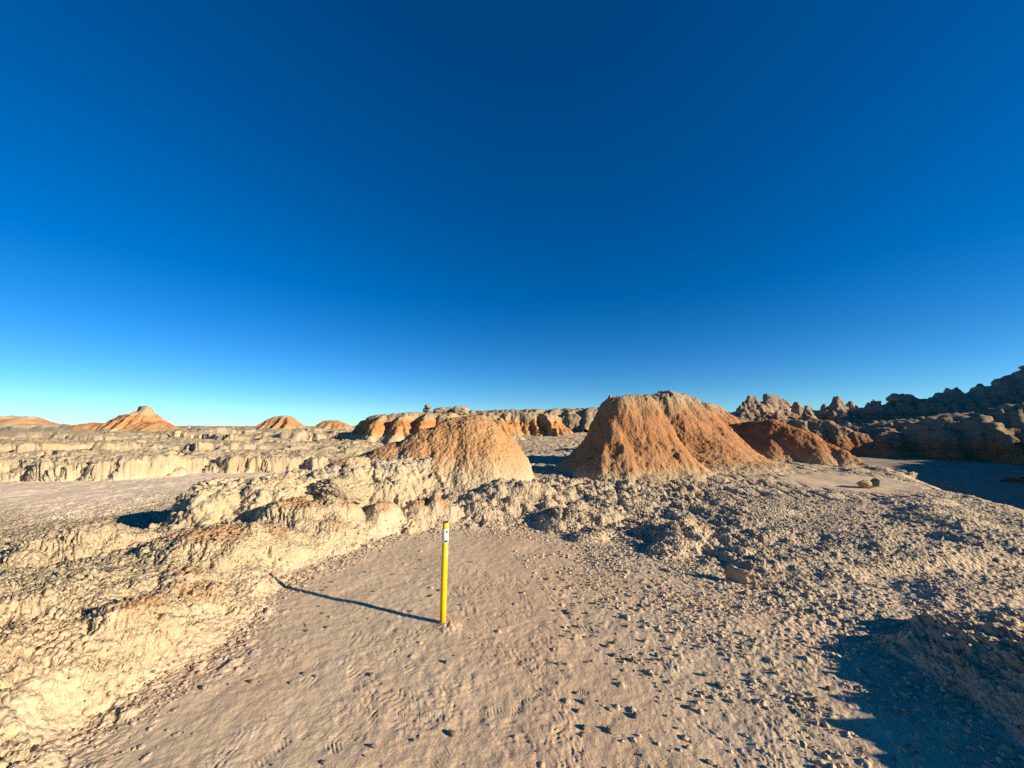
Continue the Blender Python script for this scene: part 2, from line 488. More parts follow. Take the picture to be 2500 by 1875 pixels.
# ------------------------------------------------------------------ ground sheet
def build_ground():
    tmax = 1.46
    tf = np.arctan(np.linspace(-tmax, tmax, 1060))
    rest = np.linspace(math.atan(tmax), 2 * math.pi - math.atan(tmax), 122)[1:-1]
    th = np.concatenate([tf, rest])                     # measured from +Y towards +X
    rr = np.concatenate([np.linspace(.02, 1.7, 15, endpoint=False),
                         np.geomspace(1.7, 46, 720, endpoint=False), np.geomspace(46, 4000, 120)])
    T, Rr = np.meshgrid(th, rr)
    x = (Rr * np.sin(T)).astype(F); y = (Rr * np.cos(T)).astype(F)
    sh = x.shape
    x = x.ravel(); y = y.ravel()
    z, k = ground_z(x, y, True)
    r, sb, sr = k['r'], k['sb'], k['sr']
    left, near = k['left'], k['near']
    # masks
    wob = .22 * fbm2(x, y, .35, 3, 63)
    bank = sstep(-.16, .3, sb + wob) * left * near                      # cream crust of the left bank
    shelf = sstep(-.3, .35, sb + wob) * (1 - left) * near
    big = shelf * sstep(4.2, 2.4, x - .25 * (y - 5))
    right = sstep(.3, 3.4, x + .25 * (y - 3)) * sstep(13, 9, y)          # nubbly ground thickens to the right
    tr = np.clip(1 - bank - shelf, 0, 1) * near * sstep(-.1, .02, sr)
    pan = sstep(-7.0, -8.4, x + .6 * k['n1']) * sstep(.25, -.15, k['d1']) * sstep(6.4, 8, y + .35 * (x + 9) + .8 * k['n2'])
    pan = np.clip(pan, 0, 1)
    flat = sstep(1.15, .5, np.hypot((x - 8.9) / 2.3, (y - 10.6) / 1.9) + .35 * k['n1']) * sstep(.2, -.2, k['vm'] - .3)   # smooth pale flat before the rim
    patch = fbm2(x, y, .8, 3, 61)
    foot = sstep(.55, .05, np.abs(sb - .05)) * near * left              # crumbs gathered at the foot of the bank
    rb = sstep(-.05, .2, -sr)
    rub = np.clip(np.maximum(shelf, right * (.75 + .5 * patch)) + rb * .9, 0, 1) * (1 - bank) * (1 - k['vm']) * (1 - .85 * flat)
    mid = sstep(7.2, 8.5, y) * (1 - flat) * (1 - pan) * (1 - k['far']) * (1 - k['vm'])
    G = np.stack([x, y, z], 1).reshape(sh + (3,))
    nrm = grid_normals(G).reshape(-1, 3)
    nrm *= np.sign(nrm[:, 2:3])
    dzv = np.zeros_like(z)
    xs = x + .8 * z * np.sign(x + .5); ys = y + .95 * z                                  # pattern coordinates that also run up steep faces

    def on(m, fn):
        i = np.nonzero(m)[0]
        if len(i):
            dzv[i] += fn(i)
    # trail: fine crust, scuffs, crumbs
    on(tr > .02, lambda i: tr[i] * (.0036 * fbm2(x[i], y[i], .09, 3, 71, .6) + .0055 * fbm2(x[i], y[i], .5, 2, 75)))
    sc = sstep(.05, .5, fbm2(x, y, .55, 2, 77)) * tr
    on(sc > .02, lambda i: sc[i] * .007 * (1 - np.abs(noise2(x[i] * 26 + 2 * noise2(x[i] * 6, y[i] * 6, 5), y[i] * 19, 79))) ** 2)
    dens = np.clip(.015 + .10 * sstep(.1, .6, patch) + .7 * right + .5 * foot, 0, .9)
    on((r < 9) & (tr > .02), lambda i: tr[i] * .034 * clods2(x[i], y[i], .045, 81, dens[i] * .6))
    on((r < 9) & (foot > .02), lambda i: foot[i] * .075 * clods2(xs[i], ys[i], .085, 83, .4))
    # nubbly rubble
    on((rub > .02) & (r < 16), lambda i: rub[i] * .052 * clods2(xs[i], ys[i], .062, 91, .9))
    on((rub > .02) & (r < 22), lambda i: rub[i] * (.16 + .7 * big[i]) * .10 * clods2(xs[i], ys[i], .13, 95, .45 + .25 * patch[i], .5))
    on((rub > .02), lambda i: rub[i] * ((.03 + .65 * big[i]) * .14 * clods2(xs[i], ys[i], .33, 99, .38, .6) + (.3 + big[i]) * .05 * fbm2(xs[i], ys[i], .35, 4, 103, .6)))
    on((rb > .02) & (r < 9), lambda i: rb[i] * sstep(4.6, 3.2, x[i]) * (.15 * clods2(xs[i], ys[i], .14, 105, .9, .5) + .05 * fbm2(xs[i], ys[i], .2, 3, 107)))
    # cream crust: billows, branching cracks, knobs and dark pits drawn out down the slope
    def crust(i, a):
        xx, yy = xs[i], ys[i]
        u = (xx - yy) * .707; v = (xx + yy) * .707
        far_f = sstep(11, 5, r[i])
        w = .6 * noise2(xx * 4, yy * 4, 111)
        crk = np.abs(noise2(u * 3.4 + w, v * 6.5 + w, 113))
        crk2 = np.abs(noise2(u * 8 + 2 * w, v * 13 - w, 114))
        pat = .4 + .6 * sstep(-.25, .5, noise2(xx * 1.6, yy * 1.6, 115))
        pits = sstep(.34, .72, noise2(u * 8, v * 14, 119) + .3 * noise2(xx * 23, yy * 23, 120))
        pop = clods2(xx, yy, .07, 121, .95, .5)
        pit2 = sstep(.38, .6, noise2(u * 14 + w, v * 24, 124)) * sstep(8, 4, r[i])
        crk3 = sstep(.13, 0, np.abs(noise2(u * 13 + 3 * w, v * 20 + w, 116))) * sstep(7, 4, r[i])
        a = a * (1 + .2 * sstep(4, 7, r[i]))
        return a * (.055 * np.abs(fbm2(xx, yy, .5, 2, 117, .5)) - .036 * sstep(.09, 0, crk) * pat - .026 * sstep(.13, 0, crk2) * (.3 + .7 * pat)
                    - .055 * pits * (.35 + .65 * pat) + .042 * pop * (.75 + .25 * sstep(3.6, 7, r[i])) + .012 * noise2(xx * 26, yy * 26, 123) - .02 * crk3 - .028 * pit2 * (.4 + .6 * pat))
    on((bank > .02) & (r < 14), lambda i: crust(i, bank[i]))
    # middle distance: crusted terraces and lumps
    mr = mid * (1 - bank)
    on(mr > .02, lambda i: mr[i] * (.06 * clods2(xs[i], ys[i], .36, 131, .3, .5) + .14 * clods2(x[i] * .5, y[i], 1.3, 135, .28, .45) * sstep(13, 18, y[i])
                                    + .05 * fbm2(xs[i], ys[i], .6, 3, 137, .5) - .5 * sstep(.38, .5, noise2(x[i] * .55, y[i] * 1.1, 139) + .25 * noise2(x[i] * 2.5, y[i] * 3, 149)) * k['lm'][i]
                                    * sstep(-.6, .5, k['d1'][i]) - .06 * sstep(.12, 0, np.abs(noise2(x[i] * 2.2, y[i] * .7, 140)))))
    def blocks(i):
        f1, e, q = cells2(x[i] * .42, y[i], .6, 145, .5)
        f1, e2, q2 = cells2(x[i] + 9, y[i], .26, 147, .5)
        return mr[i] * k['lm'][i] * sstep(-.4, .6, k['d1'][i]) * (.09 * (q - .45) * sstep(0, .18, e) - .045 * sstep(.14, 0, e) + .06 * (q2 - .5) * sstep(0, .2, e2)) * (.5 + sstep(-.2, .4, k['n1'][i]))
    on((mr * k['lm'] > .02) & (r < 60), blocks)
    face = k['lm'] * sstep(-.3, .1, k['d1']) * sstep(2.2, 1.0, k['d1']) * mr
    on(face > .02, lambda i: face[i] * (.10 * fbm2(xs[i], ys[i] + z[i], .3, 3, 155, .6) + .10 * clods2(xs[i], ys[i] + z[i], .17, 157, .7, .5)))
    on(pan > .02, lambda i: pan[i] * (.016 * fbm2(x[i], y[i], .3, 3, 141) + .05 * clods2(x[i], y[i], .16, 143, .3)))
    on((k['far'] > .02) & (r < 700), lambda i: k['far'][i] * (1.3 * clods2(x[i], y[i], 5, 151, .6, .4) + .5 * fbm2(x[i], y[i], 2.5, 3, 153)))
    x = x + nrm[:, 0] * dzv; y = y + nrm[:, 1] * dzv
    z = z + nrm[:, 2] * dzv
    # shoe prints pressed into the trail
    rs = np.random.RandomState(8)
    lay = np.zeros_like(z)
    for j in range(170):
        cx = rs.normal(.05 if j % 3 else -.55, .62); cy = rs.uniform(1.95, 4.6)
        if cx > 1.9 or cx < -1.9: continue
        if j < 26: cx, cy = rs.normal(-.72, .22), rs.uniform(1.95, 3.05)
        an = rs.normal(.25, .55); ca, sa = math.cos(an), math.sin(an)
        m = np.nonzero((np.abs(x - cx) < .17) & (np.abs(y - cy) < .17))[0]
        if not len(m): continue
        u = (x[m] - cx) * ca + (y[m] - cy) * sa; v = -(x[m] - cx) * sa + (y[m] - cy) * ca
        wdt = .046 + .012 * np.sin((v + .14) * 14)
        ins = sstep(1.05, .85, np.abs(u) / wdt) * sstep(.15, .135, np.abs(v))
        lam = rs.uniform(.015, .022)
        worn = sstep(-.5, .5, noise2(x[m] * 9 + j, y[m] * 9, 165))
        lay[m] = lay[m] * (1 - ins) + ins * worn * (-.004 + .0042 * np.sin((v + (.3 * np.abs(u) if j % 2 else .4 * u)) * 2 * np.pi / lam)) * rs.uniform(.5, 1.1)
    z += lay
    # small spoil heap at the foot of the post
    d = np.hypot((x + .53) , (y - 3.42)); z += .018 * sstep(.16, .02, d) * (1 + noise2(x * 40, y * 40, 161))
    cream = np.clip(bank + mid * .95 * sstep(4, -2, x) + mid * .5 + k['far'], 0, 1)
    blush = np.clip(sstep(1.1, .1, np.abs(x - .25 - .35 * noise2(x * .7, y * .7, 171) + .06 * (y - 3))) * sstep(7.5, 5.2, y) * .75 + .5 * sstep(.1, .6, fbm2(x, y, 1.6, 3, 173)) * (tr + .5 * bank), 0, 1) * (1 - pan)
    orange = np.clip(k['om'] + .08 * sstep(.25, .7, fbm2(x, y, .5, 3, 175)) * bank + .22 * sstep(.0, .3, -sr) * sstep(4.2, 3.4, x) * sstep(4.4, 3.3, y) + .3 * sstep(.25, .7, fbm2(x, y, 2.8, 3, 177)) * mid, 0, .9)
    # ring quads
    nr, nc = sh
    idx = np.arange(nr * nc).reshape(nr, nc)
    a = idx[:-1]; b2 = idx[1:]
    q = np.stack([a, np.roll(a, -1, 1), np.roll(b2, -1, 1), b2], -1).reshape(-1, 4)[:, ::-1]
    V = np.stack([x, y, z], 1)
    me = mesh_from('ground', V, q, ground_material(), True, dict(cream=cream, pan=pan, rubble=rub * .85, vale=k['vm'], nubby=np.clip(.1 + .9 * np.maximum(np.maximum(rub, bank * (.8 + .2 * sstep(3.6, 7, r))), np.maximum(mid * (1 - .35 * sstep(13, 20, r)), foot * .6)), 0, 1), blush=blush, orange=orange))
    # close the small disc under the viewpoint
    import bmesh
    o = add('ground', me)
    tag(o, 'dry cracked clay ground, beige trail between crusted cream banks', 'ground', kind='structure')
    return o

build_ground()

# ------------------------------------------------------------------ hills
def ridge(x, y, spine, prof, sides=None, rill=0, rill_s=3.0, seed=0, wob=.0, wob_s=1.0):
    """height of a ridge: every spine point has a crest height; prof = [(distance, drop), ...]; sides(angle) scales the distance"""
    if wob:
        x, y = x + wob * fbm2(x, y, wob_s, 3, seed + 3), y + wob * fbm2(x, y, wob_s, 3, seed + 7)
    best = np.full(x.shape, -1e3, F)
    pd = np.array([p[0] for p in prof], F); pv = np.array([p[1] for p in prof], F)
    segs = list(zip(spine[:-1], spine[1:])) if len(spine) > 1 else [(spine[0], spine[0])]
    for (a, b) in segs:
        ex, ey = b[0] - a[0], b[1] - a[1]
        L2 = max(ex * ex + ey * ey, 1e-9)
        t = np.clip(((x - a[0]) * ex + (y - a[1]) * ey) / L2, 0, 1)
        vx = x - a[0] - t * ex; vy = y - a[1] - t * ey
        d = np.hypot(vx, vy)
        zt = a[2] + t * (b[2] - a[2])
        if sides is not None or rill:
            an = np.arctan2(vy, vx)
            if sides is not None:
                d = d / np.interp(an, sides[0], sides[1], period=2 * np.pi)
            if rill:
                px = (a[0] + t * ex) * .8 + np.cos(an) * .9; py = (a[1] + t * ey) * .8 + np.sin(an) * .9
                g = np.abs(fbm2(px, py, 1 / rill_s, 2, seed + 11))
                d = d * (1 + rill * (.35 - g) * sstep(.1, .8, d))
        best = np.maximum(best, zt - (np.interp(d, pd, pv) + np.maximum(d - pd[-1], 0) * (pv[-1] - pv[-2]) / (pd[-1] - pd[-2])).astype(F))
    return best

def patch(name, label, cat, x0, x1, y0, y1, step, hfun, mat, lump=(.06, .02), rough=(.25, .03), sink=.12, seed=0, pits=.5, group=None, kind='structure', strata=0.0, rills=None):
    """a hill as a mesh of its own: height function on a fine grid, then crust pushed out along the surface normal"""
    xs = np.arange(x0, x1 + step * .5, step, dtype=F); ys = np.arange(y0, y1 + step * .5, step, dtype=F)
    X, Y = np.meshgrid(xs, ys)
    Z = hfun(X, Y).astype(F)
    G = ground_z(X.ravel(), Y.ravel()).reshape(X.shape)
    keep = Z > G - sink
    Z = np.maximum(Z, G - sink - .15)
    P = np.stack([X, Y, Z], -1).astype(F)
    n = grid_normals(P)
    i = np.nonzero(keep.ravel())[0]
    p = P.reshape(-1, 3)
    px, py, pz = p[i, 0], p[i, 1], p[i, 2]
    d = rough[1] * fbm3(px, py, pz * .6, rough[0], 3, seed + 200, .55)
    if lump[1]:
        f1, e = cells3(px, py, pz * .85, lump[0], seed + 210)
        d += lump[1] * (sstep(0, .45, e) - .5)
        f1, e = cells3(px + 3, py, pz * .8, lump[0] * 2.3, seed + 211)
        d += lump[1] * 1.1 * (sstep(0, .35, e) - .5)
    if pits:
        d -= pits * rough[1] * sstep(.3, .8, noise3(px / rough[0] * 1.7, py / rough[0] * 1.7, pz / rough[0] * 1.2, seed + 220))
    if rills:                                           # narrow runnels washed down the flanks
        cx, cy, Rr_, amp, wid = rills
        ph = np.arctan2(py - cy, px - cx) * Rr_
        rn = np.abs(noise2(ph / wid + .6 * noise2(px * 2, py * 2, seed + 5), pz * .5 / wid * .5 + 3, seed + 240))
        rn2 = np.abs(noise2(ph / wid * 2.6, pz / wid * .6, seed + 241))
        g_ = sstep(-.3, .5, noise2(px * .9, py * .9, seed + 242))
        d -= amp * (sstep(.28, 0, rn) + .5 * sstep(.3, 0, rn2)) * g_
    if strata:
        d += strata * noise2(pz * 7 + .8 * noise2(px * .3, py * .3, 3), px * .15 + py * .15, seed + 230)
    p2 = p.copy()
    p2[i] += n.reshape(-1, 3)[i] * d[:, None]
    nr, nc = X.shape
    idx = np.arange(nr * nc).reshape(nr, nc)
    q = np.stack([idx[:-1, :-1], idx[:-1, 1:], idx[1:, 1:], idx[1:, :-1]], -1)
    kq = (keep[:-1, :-1] | keep[:-1, 1:] | keep[1:, 1:] | keep[1:, :-1])
    q = q[kq]
    used = np.zeros(nr * nc, bool); used[q.ravel()] = True
    rem = np.cumsum(used) - 1
    me = mesh_from(name, p2[used], rem[q], mat)
    o = add(name, me)
    tag(o, label, cat, group, kind)
    return o

PI = math.pi
# front = -pi/2 (towards the viewer), right = 0, back = pi/2, left = pi
# cream ridge that runs left from the orange dome
mat_cream = hill_material('cream_clay', [(0, CREAM), (.55, CREAM), (.8, PALE), (1, PALE)], .1, 1.2, .1, 3)
def h_ridge(x, y):
    r1 = ridge(x, y, [(-4.8, 6.2, .74), (-4.2, 6.55, .82), (-3.5, 7.2, .88), (-2.9, 7.9, .98), (-2.2, 8.6, 1.02)],
               [(0, 0), (.2, .02), (.45, .1), (.62, .3), (.85, .52), (1.3, .75), (2.5, 1.2)], ([-PI, -PI / 2, 0, PI / 2, PI], [.5, 1, 1.1, 1.2, .5]), .18, 1.6, 1, .16, .5)
    r2 = ridge(x, y, [(-2.75, 6.95, .66), (-2.2, 7.25, .7)], [(0, 0), (.22, .03), (.34, .14), (.5, .42), (.8, .6), (1.5, .9)], None, .4, 2.5, 3, .06, .4)
    r3 = ridge(x, y, [(-3.45, 6.75, .72), (-3.1, 6.95, .76)], [(0, 0), (.22, .04), (.32, .2), (.45, .42), (.8, .6), (1.5, .9)], None, .4, 2.5, 5, .05, .4)
    return np.maximum(np.maximum(r1, r2), r3)
patch('clay_ridge', 'cream crusted clay ridge of rounded blocks running left from the orange dome', 'ridge', -5.9, -.6, 5.2, 10, .019, h_ridge, mat_cream,
      (.085, .034), (.28, .05), .1, 1, 1.5)

# orange dome
mat_dome = hill_material('dome_clay', [(0, CREAM), (.12, CREAM), (.3, (.45, .30, .165)), (.46, ORANGE), (1, (.44, .24, .11))], .35, 2.0, .10, 2.2, .12)
def h_dome(x, y):
    return ridge(x, y, [(-3.6, 9.0, 1.0), (-2.7, 9.35, 1.32), (-1.95, 9.6, 1.65), (-1.3, 9.75, 1.92), (-.95, 9.8, 1.97), (-.6, 9.8, 1.84), (-.35, 9.75, 1.6)],
                 [(0, 0), (.2, .03), (.45, .15), (.7, .36), (.95, .66), (1.15, .97), (1.35, 1.28), (1.65, 1.58), (2.2, 1.9), (3, 2.3)],
                 ([-PI, -PI * .75, -PI / 2, -PI / 4, 0, PI / 2, PI], [1.0, 1.25, 1.22, .9, .55, 1.1, 1.0]), .12, 1.1, 21, .10, .9)
patch('clay_dome', 'rounded orange clay dome with cream foot, behind the yellow post', 'mound', -4.6, 1.2, 7.4, 12.4, .021, h_dome, mat_dome,
      (.06, .015), (.35, .012), .1, 2, .5, rills=(-1.2, 9.7, 1.8, .014, .3))

# the big butte and its shoulder
mat_butte = hill_material('butte_clay', [(0, CREAM), (.05, (.43, .31, .18)), (.13, (.40, .22, .105)), (.3, RUST), (.62, (.37, .18, .083)), (.8, (.36, .215, .11)), (.9, (.37, .26, .15)), (1, (.35, .255, .155))],
                          .25, 2.95, .11, 1.7, .16)
def h_butte(x, y):
    a = ridge(x, y, [(3.2, 12.2, 2.64), (3.6, 12.2, 2.70), (4.25, 12.3, 2.68)],
              [(0, 0), (.18, .05), (.34, .2), (.56, .6), (.87, 1.25), (1.25, 1.85), (1.6, 2.25), (2.2, 2.55), (4, 3)],
              ([-PI, -PI * .75, -PI / 2, -PI / 4, 0, PI / 2, PI], [.92, .78, 1.12, 1.08, .9, 1, .92]), .08, 1.2, 31, .12, 1.0)
    a = np.maximum(a, ridge(x, y, [(3.15, 12.05, 2.52), (3.0, 11.55, 1.85), (2.9, 11.1, 1.1), (2.85, 10.7, .5)],
              [(0, 0), (.1, .04), (.3, .3), (.7, .85), (1.2, 1.35), (1.8, 1.9)], ([-PI, -PI / 2, 0, PI / 2, PI], [.88, 1, .9, 1, .88]), .12, 1.3, 33, .12, .8))
    a = np.maximum(a, ridge(x, y, [(4.3, 12.2, 2.35), (4.65, 11.6, 1.5), (4.9, 11.1, .6)],
              [(0, 0), (.15, .05), (.4, .35), (.8, .95), (1.4, 1.6)], None, .16, 1.3, 34, .14, .8))
    a = a + .2 * clods2(x, y, .22, 39, .6, .5) * sstep(2.25, 2.6, a)
    b = ridge(x, y, [(5.2, 14.8, 2.85), (6.0, 15.0, 3.12), (6.9, 15.3, 2.95), (7.5, 15.4, 2.5)],
              [(0, 0), (.2, .05), (.4, .22), (.75, .75), (1.3, 1.45), (1.9, 2.05), (2.6, 2.55), (3.5, 2.9)],
              ([-PI, -PI / 2, -PI / 4, 0, PI], [1, 1, 1.15, 1.0, 1]), .18, 1.2, 35, .14, .9)
    c = ridge(x, y, [(9.2, 18.6, 2.9), (10.1, 19.0, 2.8), (10.7, 19.2, 2.4)], [(0, 0), (.25, .08), (.5, .35), (1, 1.2), (1.8, 2.1), (2.6, 2.9)], None, .3, 1.6, 37, .12, .8)
    b = b + .2 * clods2(x, y, .35, 40, .6, .5) * sstep(2.5, 2.9, b)
    return np.maximum(np.maximum(a, b), c)
patch('clay_butte', 'large rust orange clay butte with a flat cream top and sloping right shoulder', 'butte', .3, 13.4, 9.3, 21.6, .035, h_butte, mat_butte,
      (.075, .022), (.4, .03), .1, 3, .9, rills=(4.6, 13.0, 2.2, .016, .4))

# red mound with its left flank in the shade
mat_red = hill_material('red_mound_clay', [(0, (.50, .40, .26)), (.12, (.46, .30, .16)), (.32, RUST), (1, (.36, .13, .05))], .1, 2.1, .1, 1.6, .15)
def h_red(x, y):
    return ridge(x, y, [(8.9, 18.4, 1.5), (10.2, 17.8, 1.85), (11.3, 16.8, 2.03), (12.0, 15.7, 1.5), (12.5, 14.8, .85), (12.6, 14.2, .4)],
                 [(0, 0), (.2, .05), (.5, .3), (1.0, .85), (1.6, 1.4), (2.2, 1.8), (3.2, 2.2)], ([-PI, -PI * .7, -PI / 2, 0, PI / 2, PI], [1.1, 1.05, 1.05, .8, 1, 1.1]), .18, 1.2, 41, .12, .9)
patch('clay_mound', 'low red clay mound with a shaded left flank, right of the big butte', 'mound', 6.5, 15.6, 12.3, 21, .043, h_red, mat_red,
      (.08, .02), (.45, .024), .1, 4, .5, rills=(10.8, 17, 2.5, .02, .4))

# cluster of spurs in the middle distance, its left flank in shade
mat_spur = hill_material('spur_clay', [(0, CREAM), (.22, CREAM), (.36, (.5, .27, .11)), (.68, (.44, .2, .08)), (.78, (.40, .29, .165)), (1, (.40, .315, .2))], .5, 2.75, .10, 1.2, .16, band=.12)
def h_spurs(x, y):
    pr = [(0, 0), (.3, .05), (.6, .3), (1.0, .9), (1.6, 1.5), (2.4, 1.95), (3.5, 2.4)]
    z = ridge(x, y, [(-10.6, 28.5, 2.3), (-9.2, 27.6, 2.6), (-7.2, 27.8, 2.75), (-4.5, 28.4, 2.7), (-1.5, 29.5, 2.6)], pr, None, .5, 1.2, 51, .25, 1.2)
    for (sx, sy, ex, ey, h) in ((-9.0, 27, -9.0, 24.9, 1.9), (-7.5, 27, -7.5, 24.9, 2.1), (-6.1, 27.4, -5.9, 25.0, 2.0), (-4.6, 28, -4.2, 25.8, 1.9)):
        z = np.maximum(z, ridge(x, y, [(sx, sy, 2.6), (.5 * (sx + ex), .5 * (sy + ey), h + .25), (ex, ey, h - .75)], [(0, 0), (.15, .06), (.4, .4), (.8, 1.0), (1.5, 1.7), (3, 2.4)], None, .3, 2, 55, .1, .6))
    z = z + .22 * clods2(x, y, .8, 57, .5, .4) * sstep(2.2, 2.6, z)
    return z
patch('clay_spurs', 'row of ribbed orange clay spurs with ragged cream top, left of the dome', 'ridge', -14, 1.5, 22.5, 32, .062, h_spurs, mat_spur,
      (.16, .04), (.6, .08), .1, 5, .8)

# orange cliff seen in the gap, and the long ragged rim behind it
mat_cliff = hill_material('cliff_clay', [(0, (.5, .4, .27)), (.2, (.5, .3, .14)), (.5, (.46, .21, .08)), (.66, (.40, .27, .15)), (1, (.38, .30, .19))], .6, 3.2, .12, 1.0, .16, band=.15)
def h_cliff(x, y):
    z = ridge(x, y, [(-4, 36.2, 3.0), (-1.5, 35.5, 3.05), (1.2, 35.3, 3.05), (3.5, 35.8, 2.9)], [(0, 0), (.5, .06), (.8, .4), (1.3, 1.1), (2.1, 2.0), (3, 2.6)], None, .75, 1.1, 61, .25, 1.0)
    z = np.maximum(z, ridge(x, y, [(-.6, 33.2, 1.9), (.2, 34, 2.2)], [(0, 0), (.3, .1), (.9, .9), (1.6, 1.7)], None, .3, 2, 63, .1, .6))
    return z + .25 * clods2(x, y, .7, 65, .5, .4) * sstep(2.4, 2.9, z)
patch('clay_cliff', 'fluted orange and cream clay cliff in the gap between dome and butte', 'cliff', -7, 6.5, 31.2, 38.5, .07, h_cliff, mat_cliff,
      (.18, .045), (.6, .09), .1, 6, .8)
mat_far = hill_material('far_rim_clay', [(0, (.28, .17, .10)), (.3, (.31, .21, .13)), (.55, (.34, .26, .165)), (1, (.36, .28, .18))], .6, 4.2, .10, .7, .2, band=.25)
def h_rim(x, y):
    z = ridge(x, y, [(-16, 52, 3.2), (-9, 48, 3.6), (-1, 46.5, 3.75), (6, 45.5, 3.8), (12.5, 44, 4.1), (19, 45, 3.9)], [(0, 0), (1.2, .05), (1.6, .5), (2.2, 1.0), (2.8, 1.3), (3.6, 2.0), (5, 3)], None, .5, .8, 71, .5, 2.0)
    return z + .34 * clods2(x, y, .9, 75, .55, .4) * sstep(2.6, 3.2, z)
patch('distant_rim', 'long ragged cream rim on the skyline between dome and butte', 'ridge', -20, 23, 40, 53, .13, h_rim, mat_far,
      (.3, .06), (.9, .16), .1, 7, .8)

# buttes on the left skyline
mat_left = hill_material('left_butte_clay', [(0, CREAM), (.1, (.56, .42, .25)), (.2, (.47, .25, .11)), (.58, (.46, .235, .105)), (.7, (.47, .33, .19)), (1, (.47, .37, .235))], 1.1, 4.1, .06, .7, .14, band=.22)
def h_left(x, y):
    pr = [(0, 0), (.38, .02), (.44, .42), (.9, .8), (1.6, 1.4), (2.6, 2.3), (3.6, 3.0), (6, 4.0)]
    z = ridge(x, y, [(-41.2, 43, 4.08), (-40.5, 43, 4.05)], pr, ([-PI, -PI / 2, 0, PI / 2, PI], [.75, 1, .55, 1, .75]), .5, 1.5, 81, .08, 1)
    z = np.maximum(z, ridge(x, y, [(-44.5, 43.6, 2.85), (-43.8, 43.4, 3.08), (-42.6, 43.1, 3.2), (-41.7, 43.0, 3.4)], [(0, 0), (.3, .05), (.7, .5), (1.5, 1.4), (2.6, 2.4)], None, .6, 1.5, 83, .1, 1))
    for (ax, ay, bx, by, h0, h1) in ((-41.6, 42.6, -42.3, 40.6, 3.3, 1.4), (-40.4, 42.5, -40.4, 40.4, 3.4, 1.4), (-43.5, 43, -44.5, 41.2, 2.8, 1.3)):
        z = np.maximum(z, ridge(x, y, [(ax, ay, h0), (.5 * (ax + bx), .5 * (ay + by), .52 * (h0 + h1)), (bx, by, h1)], [(0, 0), (.2, .08), (.7, .8), (1.5, 1.8)], None, .3, 2, 85, .08, .8))
    return z
patch('clay_butte', 'pointed orange butte with a flat cream cap on the left skyline', 'butte', -49, -34.5, 38, 47, .10, h_left, mat_left,
      (.25, .05), (.8, .07), .1, 8, .7, rills=(-41.5, 43, 2.6, .28, .8))
mat_low = hill_material('low_dome_clay', [(0, CREAM), (.12, (.46, .33, .19)), (.3, (.46, .245, .11)), (1, (.44, .225, .10))], 1.0, 2.6, .1, .8, .12)
PRD = [(0, 0), (.4, .05), (.9, .25), (1.5, .6), (2.2, 1.0), (3.2, 1.5)]
patch('clay_mound', 'low orange dome left of the pointed butte on the left skyline', 'mound', -53, -42.8, 40.5, 47.5, .12,
      lambda x, y: ridge(x, y, [(-48.6, 44, 2.1), (-47.2, 44, 2.25), (-45.6, 44, 2.1)], PRD, None, .25, 1.2, 91, .15, 1), mat_low, (.25, .04), (.8, .06), .1, 9, .5)
patch('clay_mound', 'low orange dome in front of the right foot of the pointed butte', 'mound', -40.6, -32.5, 36.8, 42.5, .10,
      lambda x, y: ridge(x, y, [(-37.6, 40, 2.3), (-36.4, 40, 2.3), (-35.3, 40, 1.95)], PRD, None, .3, 1.3, 93, .15, 1), mat_low, (.25, .04), (.8, .06), .1, 10, .5)
mat_e = hill_material('twin_butte_clay', [(0, CREAM), (.25, CREAM), (.38, (.46, .28, .14)), (.5, (.44, .225, .10)), (.78, (.44, .23, .105)), (.9, (.46, .35, .215)), (1, (.46, .36, .23))], .7, 3.3, .1, .8, .12)
def h_e(x, y):
    z = ridge(x, y, [(-28.1, 46.2, 3.0), (-26.9, 46.2, 3.15)], [(0, 0), (.4, .06), (.8, .35), (1.5, 1.0), (2.4, 1.7), (4, 2.5)], None, .35, 1.4, 95, .12, 1)
    z = np.maximum(z, ridge(x, y, [(-26.3, 45.6, 2.95), (-25.7, 44.4, 2.2), (-25.5, 43.2, 1.2)], [(0, 0), (.2, .08), (.9, .9), (2, 1.8)], None, .3, 1.6, 97, .1, 1))
    z = np.maximum(z, ridge(x, y, [(-28.3, 45.8, 2.8), (-28.8, 44.2, 1.7), (-29, 43.4, 1.1)], [(0, 0), (.2, .08), (.9, .9), (2, 1.8)], None, .3, 1.6, 98, .1, 1))
    return z
patch('clay_butte', 'small twin peaked orange butte with cream cap and cream skirt', 'butte', -33, -22.8, 40.8, 49.5, .10, h_e, mat_e, (.25, .05), (.8, .07), .1, 11, .7)
patch('clay_mound', 'small round orange mound just right of the twin peaked butte', 'mound', -26.4, -17.5, 44, 51.5, .11,
      lambda x, y: ridge(x, y, [(-22.9, 48, 2.55), (-21.6, 48, 2.55), (-20.9, 48, 2.25)], [(0, 0), (.4, .06), (.9, .4), (1.6, .95), (2.6, 1.5), (4, 2)], None, .4, 1.4, 99, .1, 1), mat_e, (.25, .05), (.8, .06), .1, 12, .5)
patch('clay_mound', 'pale cream clay hummock cut by narrow rills, left of the spurs', 'mound', -16.6, -10.6, 19.6, 25.2, .055,
      lambda x, y: ridge(x, y, [(-14.0, 22.3, 1.15), (-12.9, 22.6, 1.0)], [(0, 0), (.3, .08), (.7, .38), (1.2, .75), (2, 1.1)], None, .8, 3.2, 101, .06, .6), mat_cream, (.12, .03), (.5, .06), .1, 13, .6)
